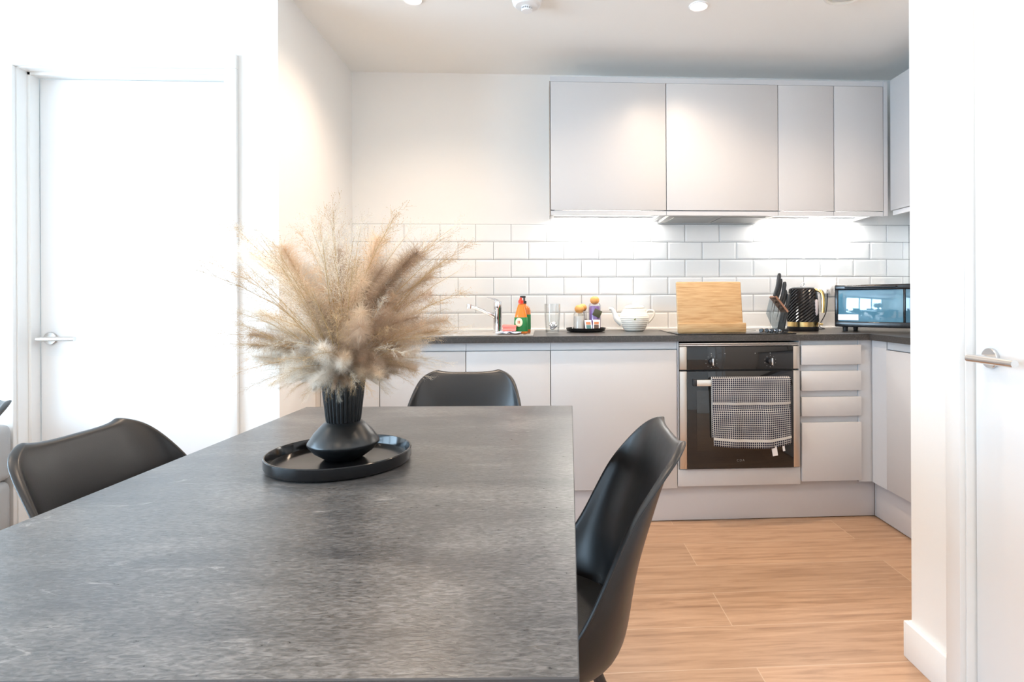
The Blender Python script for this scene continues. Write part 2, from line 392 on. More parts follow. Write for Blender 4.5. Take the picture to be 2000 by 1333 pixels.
# ------------------------------------------------------------------ tiles
def tiles(bm, u0, u1, z0, rows, off, place):
    pu, pz, g = .2018, .1018, .0011
    for r in range(rows):
        k0 = math.floor((u0 - off) / pu) - 1
        sh = (pu / 2 if (rows - 1 - r) % 2 == 0 else 0)
        u = off + sh + k0 * pu
        while u < u1:
            a, b_ = max(u + g, u0), min(u + pu - g, u1)
            if b_ - a > .008:
                za, zb = z0 + r * pz + g, z0 + (r + 1) * pz - g; bv = min(.009, (b_ - a) * .4); t0, t1 = .0068, .0085
                A = [place(p[0], p[1], 0) for p in ((a, za), (b_, za), (b_, zb), (a, zb))]
                B = [place(p[0], p[1], t0) for p in ((a, za), (b_, za), (b_, zb), (a, zb))]
                C_ = [place(p[0], p[1], t1) for p in ((a + bv, za + bv), (b_ - bv, za + bv), (b_ - bv, zb - bv), (a + bv, zb - bv))]
                vs = [[bm.verts.new(q) for q in L] for L in (A, B, C_)]
                for L0, L1 in zip(vs, vs[1:]):
                    for i in range(4): bm.faces.new((L0[i], L0[(i + 1) % 4], L1[(i + 1) % 4], L1[i]))
                bm.faces.new(vs[2])
            u += pu
    return bm
TZ0 = .9205
bt = tiles(BM(), KX0 + .001, KX1 - .009, TZ0, 6, .328, lambda u, z, t: (u, BW - .001 - t, z)); obj('splashback_tiles', bt, tile_m, wb, smooth=False)
obj('tile_grout', box(BM(), KX0, KX1, BW - .004, BW + .002, TZ0, TZ0 + 6 * .1018 + .001), grout, wb, smooth=False)
bt = tiles(BM(), PY + .02, BW - .01, TZ0, 6, BW, lambda u, z, t: (KX1 - .001 - t, u, z)); obj('splashback_tiles', bt, tile_m, wkr, smooth=False)
obj('tile_grout', box(BM(), KX1 - .004, KX1 + .002, PY, BW, TZ0, TZ0 + 6 * .1018 + .001), grout, wkr, smooth=False)
b = box(BM(), KX0, KX1 - .01, BW - .016, BW - .009, .9205, .929); struct('trim_5', b, trimw, label='white sealant strip along the back of the worktop')

# ------------------------------------------------------------------ kitchen: base units
FY = 2.765     # door fronts
CT, CB = .920, .890
def front(bm, x0, x1, z0, z1, y=FY, t=.018, bev=.0015): return box(bm, x0 + .0015, x1 - .0015, y, y + t, z0, z1, bev)
PL = .185
DT = .849      # top of doors (handleless rail above)
def base_unit(x0, x1, label, dz0=PL + .002):
    u = thing('base_cabinet', label, 'cabinet', ((x0 + x1) / 2, FY, 0), group=None)
    ox = (x0 + x1) / 2
    c = BM(); w = (x1 - x0) / 2
    a, d_ = -w + .0008, w - .0008
    box(c, a, a + .016, .02, .53, PL, DT - .012); box(c, d_ - .016, d_, .02, .53, PL, DT - .012); box(c, a, d_, .52, .53, PL, CB - .001); box(c, a, d_, .02, .53, PL, PL + .016); box(c, a, d_, .0195, .045, DT - .05, CB - .001)
    obj('carcass', c, cabin, u, smooth=False)
    obj('door', box(BM(), -w + .0018, w - .0018, 0, .018, dz0, DT, .0012), cab, u)
    obj('handle_rail', box(BM(), -w + .0008, w - .0008, .008, .029, DT + .004, CB - .001), cabin, u, smooth=False)
    return u
base_unit(-1.048, -.772, 'narrow grey base cabinet by the left wall, half hidden behind the grass vase')
base_unit(-.772, -.366, 'grey base cabinet under the drainer, left of the tap')
base_unit(-.366, .039, 'grey base cabinet under the tap, behind the far dining chair')
base_unit(.039, .656, 'wide grey base cabinet directly left of the oven', PL - .012)
tag(obj('filler_panel', box(BM(), KX0 + .0005, -1.0495, FY + .004, FY + .024, PL, CB - .001), mat('filler_beige', (.66, .60, .54), .45)), 'slim filler strip between the left wall and the first base cabinet', 'panel')
# oven housing
u = thing('oven_housing', 'grey cabinet housing around and under the built-in oven', 'cabinet', (.963, FY, 0))
c = BM(); box(c, -.306, -.299, .002, .5, PL, CB - .001); box(c, .299, .306, .002, .5, PL, CB - .001); box(c, -.299, .299, .49, .5, PL, CB - .001); box(c, -.299, .299, .02, .49, PL, .255)
obj('carcass', c, cabin, u, smooth=False)
obj('lower_panel', box(BM(), -.3045, .3045, -.0, .018, PL - .004, .264, .0012), cab, u)
# drawers
u = thing('drawer_unit', 'grey unit of four handleless drawers right of the oven', 'drawers', (1.422, FY, 0))
w = .1515; c = BM(); box(c, -w, w, .022, .5, PL, CB - .001); obj('carcass', c, cabin, u, smooth=False)
obj('end_post', box(BM(), w - .009, w, .001, .0215, PL, CB - .001), cabin, u, smooth=False)
for i, (z0, z1) in enumerate(((.770, .866), (.642, .738), (.516, .610), (PL + .012, .484))):
    dr = obj('drawer', box(BM(), -w + .001, w - .001, -.012, .006, z0, z1, .0012), cab, u)
    obj('grip_rail', box(BM(), -w + .003, w - .010, .008, .021, z1 - .002, z1 + .032), cabin, dr, smooth=False)
tag(obj('corner_post', box(BM(), 1.5745, 1.6492, FY + .004, FY + .03, PL, CB - .001), cabin), 'grey vertical corner post beside the drawers', 'panel')
# right-hand run
rx = 1.630
u = thing('base_cabinet', 'light grey base cabinet on the right-hand run under the microwave oven', 'cabinet', (rx, 2.2, 0))
c = BM(); box(c, .02, .55, -.51, .50, PL, DT - .012); box(c, .03, .55, -.51, .50, DT - .012, CB - .001); obj('carcass', c, cabin, u, smooth=False)
obj('door', box(BM(), 0, .018, -.5, .44, PL + .002, DT, .0012), cab, u)
obj('end_strip', box(BM(), 0.002, .019, .4425, .56, PL, CB - .001), cabin, u)
obj('handle_rail', box(BM(), .008, .029, -.5, .44, DT + .004, CB - .001), cabin, u)
# plinths
tag(obj('plinth', box(BM(), KX0 + .001, 1.664, FY + .035, FY + .052, .004, PL - .001, .001), plinth_m), 'long grey plinth under the oven and back-wall cabinets', 'plinth')
tag(obj('plinth', box(BM(), 1.6650, 1.682, 1.70, FY + .034, .004, PL - .002, .001), plinth_m), 'short grey plinth under the right-hand cabinet run', 'plinth')
# worktop with sink cut-out is built from strips
WF = 2.748; SX0, SX1, SY0, SY1 = -.96, -.045, 2.785, 3.235
b = BM()
bsn = (-.90, -.50)     # basin cut-out x range
by0, by1 = 2.83, 3.19
poly = [(KX0 + .001, WF), (1.612, WF), (1.612, 1.70), (KX1 - .0105, 1.70), (KX1 - .0105, BW - .0105), (KX0 + .001, BW - .0105)]
# L-shaped slab as boxes sharing faces
box(b, KX0 + .001, bsn[0], WF, BW - .0105, CB, CT); box(b, bsn[0], bsn[1], WF, by0, CB, CT); box(b, bsn[0], bsn[1], by1, BW - .0105, CB, CT)
box(b, bsn[1], 1.612, WF, BW - .0105, CB, CT); box(b, 1.612, KX1 - .0105, 1.70, BW - .0105, CB, CT)
tag(obj('worktop', b, M_work, smooth=False), 'dark grey L-shaped worktop with sink and hob', 'worktop')
# sink
s = thing('sink', 'stainless steel sink with drainer set in the worktop left of the soap bottles', 'sink', (SX0, SY0, CT))
b = BM(); sw, sd = SX1 - SX0, SY1 - SY0; bx0, bx1, by0l, by1l = bsn[0] - SX0 + .004, bsn[1] - SX0 - .004, by0 - SY0 + .004, by1 - SY0 - .004
box(b, 0, bx0, 0, sd, .0004, .004); box(b, bx0, bx1, 0, by0l, .0004, .004); box(b, bx0, bx1, by1l, sd, .0004, .004)
box(b, bx1, sw, 0, .03, .0004, .004); box(b, bx1, sw, sd - .07, sd, .0004, .004); box(b, sw - .03, sw, .03, sd - .07, .0004, .004); box(b, bx1, sw - .03, .03, sd - .07, .0004, .0018)
for k in range(9): yy = .055 + k * .035; box(b, bx1 + .05, sw - .05, yy, yy + .012, .0018, .0035, .0008)
box(b, -.002, sw + .002, -.002, .004, .0004, .0065, .001); box(b, sw - .003, sw + .002, 0, sd, .0004, .0065, .001)
box(b, -.002, sw + .002, sd - .004, sd + .002, .0004, .0065, .001); box(b, -.002, .003, 0, sd, .0004, .0065, .001)
obj('drainer', b, steel, s)
b = BM(); H = -.155
for q in ((bx0, bx0 + .002, by0l, by1l), (bx1 - .002, bx1, by0l, by1l), (bx0, bx1, by0l, by0l + .002), (bx0, bx1, by1l - .002, by1l)): box(b, *q, H, .002)
box(b, bx0, bx1, by0l, by1l, H - .002, H); obj('basin', b, steel, s)

# tap
tp = thing('tap', 'chrome mixer tap with long swivel spout at the sink', 'tap', (-.237, 3.08, CT + .0019), 0)
b = lathe(BM(), [(0, 0), (.027, 0), (.027, .006), (.0225, .010), (.0215, .02), (.0215, .128), (.0225, .13), (.0225, .150), (.021, .165), (.012, .171), (0, .172)], 36); obj('body', b, chrome, tp)
b = BM(); tube(b, smooth_path([(-.014, -.004, .085), (-.05, -.02, .105), (-.10, -.036, .128), (-.142, -.05, .143)], 18), [.0095] * 10 + [.009] * 9, 14)
tube(b, [(-.145, -.051, .152), (-.147, -.052, .130)], .0135, 16); obj('spout', b, chrome, tp)
b = BM(); tube(b, smooth_path([(.004, 0, .166), (-.012, 0, .176), (-.035, -.002, .183), (-.058, -.004, .186)], 12), [.009, .0085, .008, .0075, .007, .0065, .006, .0055, .005, .005, .0045, .0045, .004], 12, flat=.6); obj('lever', b, chrome, tp)

# ------------------------------------------------------------------ wall cabinets
UY = 3.0; UZ0, UZ1 = 1.567, 2.238; UB = 1.540; UT = 2.268; ub = BW - .0005
def wall_unit(x0, x1, label, hood=False):
    u = thing('wall_cabinet', label, 'cabinet', ((x0 + x1) / 2, UY, UB)); w = (x1 - x0) / 2
    c = BM(); yb = BW - UY - .0005
    box(c, -w + .0008, w - .0008, .0195, yb, UZ0 - UB + .003, UT - UB)
    box(c, -w + .0008, -w + .018, .0195, yb, 0.012, UZ0 - UB + .003); box(c, w - .018, w - .0008, .0195, yb, 0.012, UZ0 - UB + .003)
    obj('carcass', c, cabin, u, smooth=False)
    obj('door', box(BM(), -w + .0018, w - .0018, 0, .018, UZ0 - UB, UZ1 - UB, .0012), cab, u)
    obj('bottom_rail', box(BM(), -w + .0012, w - .0012, .004, .019, 0, UZ0 - UB - .004), cabin, u, smooth=False)
    return u
tag(obj('end_strip', box(BM(), .0425, .0455, UY + .002, UY + .15, UB, UZ1 + .004), mat('gap_shade', (.30, .26, .23), .6)), 'thin dark strip painted as the shaded gap on the left side of the wall cabinets', 'panel')  # dark brown stands in for the shaded gap beside the first door
wall_unit(.046, .658, 'leftmost wide grey wall cabinet above the teapot')
hu = wall_unit(.658, 1.262, 'wide grey wall cabinet with the extractor, above the bamboo board')
wall_unit(1.262, 1.568, 'narrow grey wall cabinet just right of the extractor cabinet')
wall_unit(1.568, 1.842, 'narrow grey wall cabinet nearest the corner')
tag(obj('corner_post', box(BM(), 1.8435, 1.866, UY + .002, UY + .03, UB, UT), cabin), 'slim grey corner post between the two runs of wall cabinets', 'panel')
tag(obj('cornice_panel', box(BM(), .046, 1.866, UY + .006, UY + .0185, UZ1 + .003, UT), cabin), 'pale filler strip along the top of the wall cabinets', 'panel')
u = thing('wall_cabinet', 'grey wall cabinet on the right-hand run beside the pier', 'cabinet', (1.870, 2.4, UB))
obj('carcass', box(BM(), .0195, KX1 - 1.870 - .001, -.69, .59, UZ0 - UB + .003, UT - UB), cabin, u, smooth=False)
obj('door', box(BM(), 0, .018, -.69, .585, UZ0 - UB, UT - UB - .002, .0012), cab, u)
obj('bottom_rail', box(BM(), .004, .019, -.69, .57, 0, UZ0 - UB - .004), cabin, u, smooth=False)
# extractor hood under the second unit
e = thing('extractor_hood', 'slim built-in extractor hood under the second wall cabinet', 'extractor', (.960, UY, UB))
obj('hood_body', box(BM(), -.283, .283, .021, .300, -.001, .0295, .001), mat('hood_grey', (.42, .41, .39), .5), e)
b = BM(); box(b, -.25, -.01, .05, .26, -.004, -.001); box(b, .01, .25, .05, .26, -.004, -.001); obj('grease_filter', b, mat('hood_filter', (.35, .35, .34), .5, .5), e)
obj('trim_edge', box(BM(), -.292, .292, .286, .301, -.006, -.001), cabin, e)
# under-cabinet lights
led = mat('led_diffuser', (1, 1, 1), .4, emit=(1, .97, .92), estr=12)
def undercab(x0, x1, y, label, L):
    t = thing('cabinet_light', label, 'light', ((x0 + x1) / 2, y, UZ0 + .003), 0)
    w = (x1 - x0) / 2
    obj('housing', box(BM(), -w, w, -.014, .014, -.010, -.0002), white_gloss, t); obj('diffuser', box(BM(), -w + .005, w - .005, -.011, .011, -.0145, -.0105, .001), led, t)
    lamp('cabinet_lamp', 'AREA', ((x0 + x1) / 2, y, UZ0 - .0125), L, (1, .96, .9), shape='RECTANGLE', size=x1 - x0 - .02, size_y=.02)
undercab(.07, .635, 3.272, 'lit strip light under the leftmost wall cabinet', 1.8)
undercab(1.285, 1.825, 3.272, 'lit strip light under the narrow wall cabinets near the corner', 3.4)

# ------------------------------------------------------------------ oven
ov = thing('oven', 'built-in black glass and steel single oven with a towel on its handle', 'oven', (.963, FY, .266))
b = box(BM(), -.2975, .2975, .012, .46, 0.001, .615); obj('body', b, blackmetal, ov, smooth=False)
b = BM(); box(b, -.2975, .2975, -.004, .012, .600, .606, .001); box(b, -.2975, .2975, -.008, .012, .609, .6145, .001); obj('vent_trim', b, steel, ov)
def strips(nm, z0, z1, par):
    for x0, x1 in ((-.2975, -.2624), (.2664, .2975)): obj(nm, box(BM(), x0, x1, -.012, .011, z0, z1, .0015), steel, par)
cp = obj('control_panel', box(BM(), -.2618, .2658, -.014, .011, .486, .597, .0015), blackglass, ov); strips('steel_edge', .486, .597, cp)
marks = BM()
for kx in (-.142, .150):
    kb = BM(); prof = [(0, 0), (.0165, 0), (.0165, .004), (.0145, .016), (.013, .017), (0, .017)]
    lathe(kb, prof, 28)
    for v in kb.verts: v.co = Vector((kx + v.co.x, -.0142 - v.co.z, .525 + v.co.y))
    k = obj('knob', kb, blackgloss, ov); obj('grip', box(BM(), kx - .003, kx + .005, -.041, -.029, .508, .542, .002), chrome, k)
    for i in range(10):
        a = 2 * PI * i / 10 + .3; xx, zz = kx + .028 * math.cos(a), .525 + .028 * math.sin(a); box(marks, xx - .0013, xx + .0013, -.0146, -.0141, zz - .0013, zz + .0013)
for kx in (-.142, -.075, .075, .150): box(marks, kx - .002, kx + .002, -.0146, -.0141, .562, .566)
obj('dial_marks', marks, mat('dial_print', (.30, .30, .30), .6), cp, smooth=False)
dr = obj('door', box(BM(), -.2618, .2658, -.016, .011, .003, .478, .002), blackglass, ov); strips('steel_edge', .003, .478, dr)
obj('window', box(BM(), -.215, .215, -.0166, -.0159, .09, .385, .0003), mat('oven_window', (.022, .020, .018), .03, coat=.5), dr)
b = BM(); box(b, -.227, .240, -.058, -.047, .412, .442, .002)
hd = obj('handle', b, mat('brushed_handle', (.80, .76, .70), .35, .9), dr)
for x in (-.232, .236): obj('handle_bracket', box(BM(), x - .006, x + .008, -.058, -.0162, .412, .442, .002), blackmetal, hd)
def text(body, size, loc, rot, m, parent, name):
    c = bpy.data.curves.new(name, 'FONT'); c.body = body; c.size = size; c.align_x = 'CENTER'; c.align_y = 'CENTER'; c.extrude = .0001; c.space_character = 1.3
    t_ = bpy.data.objects.new(name, c); col.objects.link(t_); bpy.context.view_layer.update()
    me = bpy.data.meshes.new_from_object(t_.evaluated_get(bpy.context.evaluated_depsgraph_get())); bpy.data.objects.remove(t_)
    o = bpy.data.objects.new(name, me); col.objects.link(o); c = me; c.materials.clear(); o.location = loc; o.rotation_euler = rot; c.materials.append(m); o.parent = parent; return o
text('CDA', .016, (0, -.0164, .042), (R_(90), 0, 0), mat('logo_grey', (.22, .22, .22), .5), dr, 'logo')
# towel over the handle
def towel():
    x0, x1 = -.157, .229; nx, nz = 48, 60
    bm = BM(); uvl = bm.loops.layers.uv.new('UVMap'); grid = []
    Lf, Lb = .335, .30    # hanging lengths front/back
    yf, yb, zt = -.064, -.041, .449
    for j in range(nz + 1):
        t = j / nz; s = -Lb + (Lf + Lb) * t; row = []
        for i in range(nx + 1):
            u = i / nx; wav = .0035 * math.sin(u * 13 + s * 6) + .002 * math.sin(u * 31 + 2)
            k = abs(s) / Lf
            if s < -.012: y, z = yb + .002 * math.sin(u * 9) * k, zt - (-s - .012)
            elif s > .012: y, z = yf - .003 + wav * min(1, k * 2) - .012 * k + (.008 * math.exp(-((s - .15) / .02) ** 2)), zt - (s - .012)
            else: a = (s + .012) / .024 * PI; y, z = (yf + yb) / 2 + math.cos(a) * (yb - yf) / 2, zt + math.sin(a) * .006
            if s > 0:
                z += -.014 * math.sin(u * PI) * k ** 2 + (.012 * max(0, u - .75) * 4 * k * k) + .004 * math.sin(u * 3.2 + 1) * k
            xx = x0 + (x1 - x0) * (.5 + (u - .5) * (1 - .02 * (k if s > 0 else 1))) + .004 * k
            row.append((bm.verts.new((xx, y, z)), u, s / Lf))
        grid.append(row)
    for j in range(nz):
        for i in range(nx):
            q = (grid[j][i], grid[j][i + 1], grid[j + 1][i + 1], grid[j + 1][i]); f = bm.faces.new([a[0] for a in q])
            for l, a in zip(f.loops, q): l[uvl].uv = (a[1], a[2])
    return bm
tw = thing('tea_towel', 'navy and white checked tea towel hanging over the oven handle', 'towel', (.963, FY, .266))
to = obj('cloth', towel(), M_towel, tw, ang=80); sd_ = to.modifiers.new('thick', 'SOLIDIFY'); sd_.thickness = .0025; sd_.offset = 0
lab = mat('towel_label', (.72, .70, .70), .8)
obj('care_label', box(BM(), .128, .153, -.080, -.0785, .078, .122, rot=Matrix.Rotation(R_(-9), 3, 'Y'), piv=(.14, 0, .12)), lab, tw)
obj('care_label', box(BM(), .182, .193, -.078, -.0765, .100, .128, rot=Matrix.Rotation(R_(-9), 3, 'Y'), piv=(.187, 0, .12)), lab, tw)

# hob
h = thing('hob', 'flush black glass hob in the worktop above the oven', 'hob', (.958, 2.985, CT))
obj('glass_plate', box(BM(), -.296, .296, -.215, .235, .0003, .0055, .0015), blackglass, h)
b = BM()
for cx_, cy_, r in ((-.15, -.1, .08), (.12, -.1, .07), (-.15, .11, .07), (.12, .11, .09)): obj('cooking_zone', lathe(BM(), [(r, .0056), (r, .0059), (r - .002, .0059), (r - .002, .0056)], 48, (cx_, cy_)), mat('hob_print', (.25, .25, .25), .4), h)

# ------------------------------------------------------------------ things on the worktop
# bamboo board on stand
bd = thing('chopping_board', 'bamboo chopping board standing upright on the hob', 'board', (.852, 2.838, CT + .0056), 0)
rt = Matrix.Rotation(R_(-9), 3, 'X')
obj('board', box(BM(), -.168, .168, .020, .038, .004, .262, .006, 3, rot=rt, piv=(0, .03, .004)), M_bamboo, bd)
obj('ledge', box(BM(), -.172, .172, -.008, .024, .0005, .050, .004, 2), M_bamboo, bd)
obj('rear_strut', box(BM(), -.05, .05, .105, .117, .0008, .17, .003, 2, rot=Matrix.Rotation(R_(18), 3, 'X'), piv=(0, .11, .0)), M_bamboo, bd)
# microwave / mini oven on right run
mw = thing('mini_oven', 'glossy black countertop mini oven in the worktop corner', 'oven', (1.568, 3.0, CT), R_(-45))
# local: x runs from far corner toward the camera, -y is out of its front, z up
b = BM(); box(b, 0, .43, .012, .26, .025, .248, .012, 3); obj('housing', b, blackgloss, mw)
fr_ = BM(); box(fr_, .0, .43, -.004, .012, .025, .055, .006, 3); box(fr_, .0, .43, -.004, .012, .220, .248, .006, 3); box(fr_, .0, .018, -.002, .012, .05, .225, .003); box(fr_, .326, .336, -.002, .012, .05, .225, .003)
obj('frame', fr_, blackgloss, mw)
dm = obj('door', box(BM(), .018, .326, .001, .008, .052, .222, .002), mat('oven_glass_reflection', (.10, .26, .38), .04, coat=.6, spec=1), mw)  # blue reflection of the window painted into the glass colour
obj('handle', tube(BM(), [(.06, -.026, .236), (.30, -.026, .236)], .007, 14), blackgloss, dm)
for x in (.065, .295): obj('handle_post', tube(BM(), [(x, .0, .236), (x, -.026, .236)], .005, 10), blackgloss, dm)
obj('label', box(BM(), .004, .118, -.0006, .0008, .062, .092), mat('white_label', (.85, .83, .85), .5), dm)
pn = obj('control_panel', box(BM(), .336, .426, .001, .010, .052, .222, .002), mat('panel_blue_gloss', (.06, .15, .22), .08, coat=.6), mw)
for z in (.186, .126, .076):
    kb = lathe(BM(), [(0, 0), (.018, 0), (.0165, .018), (0, .018)], 28)
    for v in kb.verts: v.co = Vector((.381 + v.co.x, .001 - v.co.z, z + v.co.y))
    obj('knob', kb, blackgloss, mw)
b = BM()
for x in (.04, .39):
    for y in (.045, .23): lathe(b, [(0, .0005), (.012, .0005), (.014, .025), (0, .025)], 18, (x, y))
obj('foot', b, blackmetal, mw)
# kettle
kt = thing('kettle', 'glossy black textured kettle with gold handle beside the mini oven', 'kettle', (1.432, 3.085, CT))
b = BM(); prof = [(0, .0005), (.080, .0005), (.083, .006), (.083, .022), (.081, .024)]; lathe(b, prof + [(0, .024)], 48); obj('base', b, blackgloss, kt)
b = BM(); lathe(b, [(0, .0245), (.0805, .0245), (.081, .050), (0, .050)], 48); obj('gold_band', b, gold, kt)
def diamond():
    bm = BM(); seg, rows = 44, 20; rings = []
    for j in range(rows + 1):
        t = j / rows; z = .0505 + t * .178; r = .081 - .011 * max(0, (t - .25) / .75) ** 1.6
        off = (j % 2) * .5; rings.append([bm.verts.new((((r + (.0022 if (k + j) % 2 else -.0012)) * math.cos(2 * PI * (k) / seg)), ((r + (.0022 if (k + j) % 2 else -.0012)) * math.sin(2 * PI * (k) / seg)), z)) for k in range(seg)])
    for a, b_ in zip(rings, rings[1:]):
        for k in range(seg): bm.faces.new((a[k], a[(k + 1) % seg], b_[(k + 1) % seg], b_[k]))
    bm.faces.new(rings[0][::-1]); bm.faces.new(rings[-1]); return bm
obj('body', diamond(), blackgloss, kt, smooth=False)
ld = obj('lid', lathe(BM(), [(0, .2290), (.069, .2290), (.067, .234), (.055, .239), (0, .241)], 40), blackgloss, kt)
b = BM(); tube(b, [(0.012 * math.cos(a), 0, .2505 + .012 * math.sin(a)) for a in [PI * 2 * k / 20 - PI / 2 for k in range(21)]], .0018, 8, caps=False); obj('lid_ring', b, chrome, ld)
hp = smooth_path([(.040, -.045, .226), (.056, -.066, .222), (.069, -.082, .205), (.073, -.087, .16), (.071, -.085, .10)], 28)
b = BM(); tube(b, hp, [.011] * len(hp), 14, flat=.75); obj('handle', b, gold, kt)
b = BM(); cth = math.atan2(-.052, .060)
gp = [(.0815 * math.cos(-1.0), .0815 * math.sin(-1.0), z) for z in (.085, .095, .13, .165, .172)]
tube(b, gp, [.004, .009, .010, .009, .004], 12); obj('water_gauge', b, mat('gauge_grey', (.55, .50, .52), .25), kt)
b = BM(); tube(b, [(.072, -.045, .037), (.088, -.052, .037)], .006, 10); obj('switch', b, gold, kt)
b = BM(); tube(b, smooth_path([(1.515, 3.12, CT + .003), (1.56, 3.19, CT + .003), (1.63, 3.235, CT + .003), (1.62, 3.275, CT + .02), (1.665, 3.285, CT + .10), (1.668, 3.272, 1.148)], 40), .003, 8)
tag(obj('power_cord', b, blackmetal), 'thin black power cord behind the kettle', 'cord')
# knife block
kn = thing('knife_block', 'smoked clear knife block with copper trim', 'knife block', (1.215, 2.925, CT + .0056), R_(8))
tilt = Matrix.Rotation(R_(14), 3, 'Y')
def poly_y(pts, y0, y1): return prism(BM(), pts, y0, y1, 'y')
blk = [(-.006, .010), (-.047, .115), (-.015, .190), (.060, .098), (.030, .004), (.012, .0006)]
b = BM(); prism(b, [(.005, .0006), (-.040, .095), (-.016, .180), (.050, .105), (.030, .0006)], -.03, .03, 'y'); obj('acrylic_body', b, acrylic, kn, smooth=False)
dirk = Vector((.24, 0, 1)).normalized()
edge0, edge1 = Vector((-.014, 0, .186)), Vector((.054, 0, .106))
b = BM()
for f in (0,):
    a, c_ = edge0, edge1; n = Vector((.64, 0, .77)).normalized()
    prism(b, [(a.x, a.z), (c_.x, c_.z), (c_.x - n.x * .010, c_.z - n.z * .010), (a.x - n.x * .010, a.z - n.z * .010)], -.031, .031, 'y')
obj('copper_collar', b, copper, kn, smooth=False)
obj('leg_strut', prism(BM(), [(.052, .100), (.047, .100), (.022, .001), (.028, .001)], -.03, .03, 'y'), blackmetal, kn, smooth=False)
tray = box(BM(), -.075, .045, -.045, -.032, .0006, .014, .003); obj('foot_bar', tray, blackgloss, kn)
for k, (t, L, y) in enumerate(((.03, .125, -.006), (.27, .118, .006), (.50, .118, -.006), (.74, .095, .006), (.93, .088, -.006))):
    p0 = edge0.lerp(edge1, t) + Vector((0, y, 0))
    kk = thing('kitchen_knife', ['tallest black-handled knife at the top of the knife block', 'second black-handled knife down in the knife block', 'middle black-handled knife in the knife block', 'fourth black-handled knife down in the knife block', 'lowest black-handled knife in the knife block'][k], 'knife', (0, 0, 0), group='knives in the knife block')
    kk.location = Matrix.Rotation(R_(8), 3, 'Z') @ p0 + kn.location; kk.rotation_euler = (0, 0, R_(8))
    pts = [dirk * (L * s) + Vector((.006 * math.sin(s * PI), 0, 0)) for s in (.01, .12, .35, .6, .85, .97, 1)]
    bb = BM(); tube(bb, pts, [.0105, .0125, .012, .0135, .0135, .010, .004], 12, flat=.75); obj('grip', bb, mat('knife_grip', (.025, .03, .035), .45), kk)
    bb = BM(); tube(bb, [dirk * -.001, dirk * (-L * .75)], [.008, .002], 6, flat=.15); obj('blade', bb, steel, kk)
# row of small dark measuring spoons / clips lying in front of block
tool = thing('ring_cutters', 'small black and chrome gadget lying on the hob in front of the knife block', 'gadget', (1.135, 2.855, CT + .0056), R_(-4))
b = BM()
for k in range(4): tube(b, [(k * .026 - .03, -.008, .010), (k * .026 - .018, .01, .010)], .0095, 14)
obj('sleeve', b, blackmetal, tool)
b = BM()
for k in range(4): tube(b, [(k * .026 - .018, -.012, .009), (k * .026 - .010, -.006, .009)], .0075, 12)
tube(b, [(-.03, .012, .004), (.085, .016, .004)], .0035, 8)
obj('chrome_ring', b, chrome, tool)

# socket behind kettle
s = thing('wall_socket', 'white switched wall socket on the tiles behind the kettle', 'socket', (1.684, BW - .0096, 1.152))
obj('face_plate', box(BM(), -.044, .044, -.009, 0, -.043, .043, .003), white_gloss, s)
obj('rocker_switch', box(BM(), .010, .028, -.012, -.0092, -.005, .030, .001), white_gloss, s)
obj('plug', box(BM(), -.028, .004, -.03, -.0092, -.028, .012, .006), white_gloss, s)
# teapot
tp = thing('teapot', 'cream ribbed ceramic teapot on the worktop', 'teapot', (.512, 3.17, CT), 0)
prof = [(0, .0008), (.050, .0008), (.054, .004)]
for i in range(49):
    t = i / 48; r = .056 + .028 * math.sin(min(1, t * 1.15) * PI * .62) ** .9 - .020 * max(0, t - .62) / .38 * (1 if t > .62 else 0)
    prof.append((r + .0011 * math.sin(t * PI * 2 * 11), .006 + t * .118))
prof += [(.052, .127), (0, .128)]
obj('body', lathe(BM(), prof, 56), whitecer, tp, ang=60)
ld = obj('lid', lathe(BM(), [(0, .1285), (.054, .1285), (.056, .132), (.050, .139), (.03, .146), (.008, .149), (0, .149)], 40), whitecer, tp)
b = ball(BM(), (0, 0, .158), .010); obj('lid_knob', b, whitecer, ld)
sp = smooth_path([(-.070, 0, .045), (-.098, 0, .068), (-.110, 0, .098), (-.124, 0, .122), (-.140, 0, .126)], 20)
b = BM(); tube(b, sp, [.020 - .011 * min(1, k / (len(sp) * .75)) for k in range(len(sp))], 16); obj('spout', b, whitecer, tp)
hp = smooth_path([(.066, 0, .108), (.085, 0, .116), (.108, 0, .110), (.110, 0, .088), (.092, 0, .060), (.068, 0, .038)], 30)
b = BM(); tube(b, hp, .0058, 12, flat=.8); obj('handle', b, whitecer, tp)
b = BM(); ball(b, (-.010, -.0815, .068), .0042, .8, .4, 1.3); ball(b, (-.006, -.0825, .072), .003, .8, .4, 1); obj('bee_motif', b, simple('bee_green', (95, 110, 40), .5), tp)
# little black tray
tr = tag(obj('serving_tray', lathe(BM(), [(0, .001), (.088, .001), (.105, .006), (.110, .022), (.1075, .022), (.102, .009), (0, .008)], 56), blacktray, loc=(.240, 3.15, CT)), 'small round black tray with jars on the worktop', 'tray')
TZ = CT + .0085
def jar(loc, label, r, h, fill, fillm, ballr, hf):
    j = thing('cork_jar', label, 'jar', loc)
    obj('glass', lathe(BM(), [(0, .0005), (r, .0005), (r, h - .012), (r * .8, h), (r * .78, h), (r * .95, h - .014), (r * .95, .003), (0, .003)], 36), clear, j)
    obj('contents', lathe(BM(), [(0, .0035), (r * .93, .0035), (r * .93, hf), (0, hf)], 30), fillm, j)
    obj('cork_ball', ball(BM(), (0, 0, h + ballr * .62), ballr, 1, 1, .92), simple('cork_orange', (225, 160, 90), .55), j); return j
jar((.203, 3.135, TZ), 'low glass jar of sugar with round cork stopper on the small tray', .033, .100, 0, mat('sugar_white', (.85, .80, .76), .8), .026, .078)
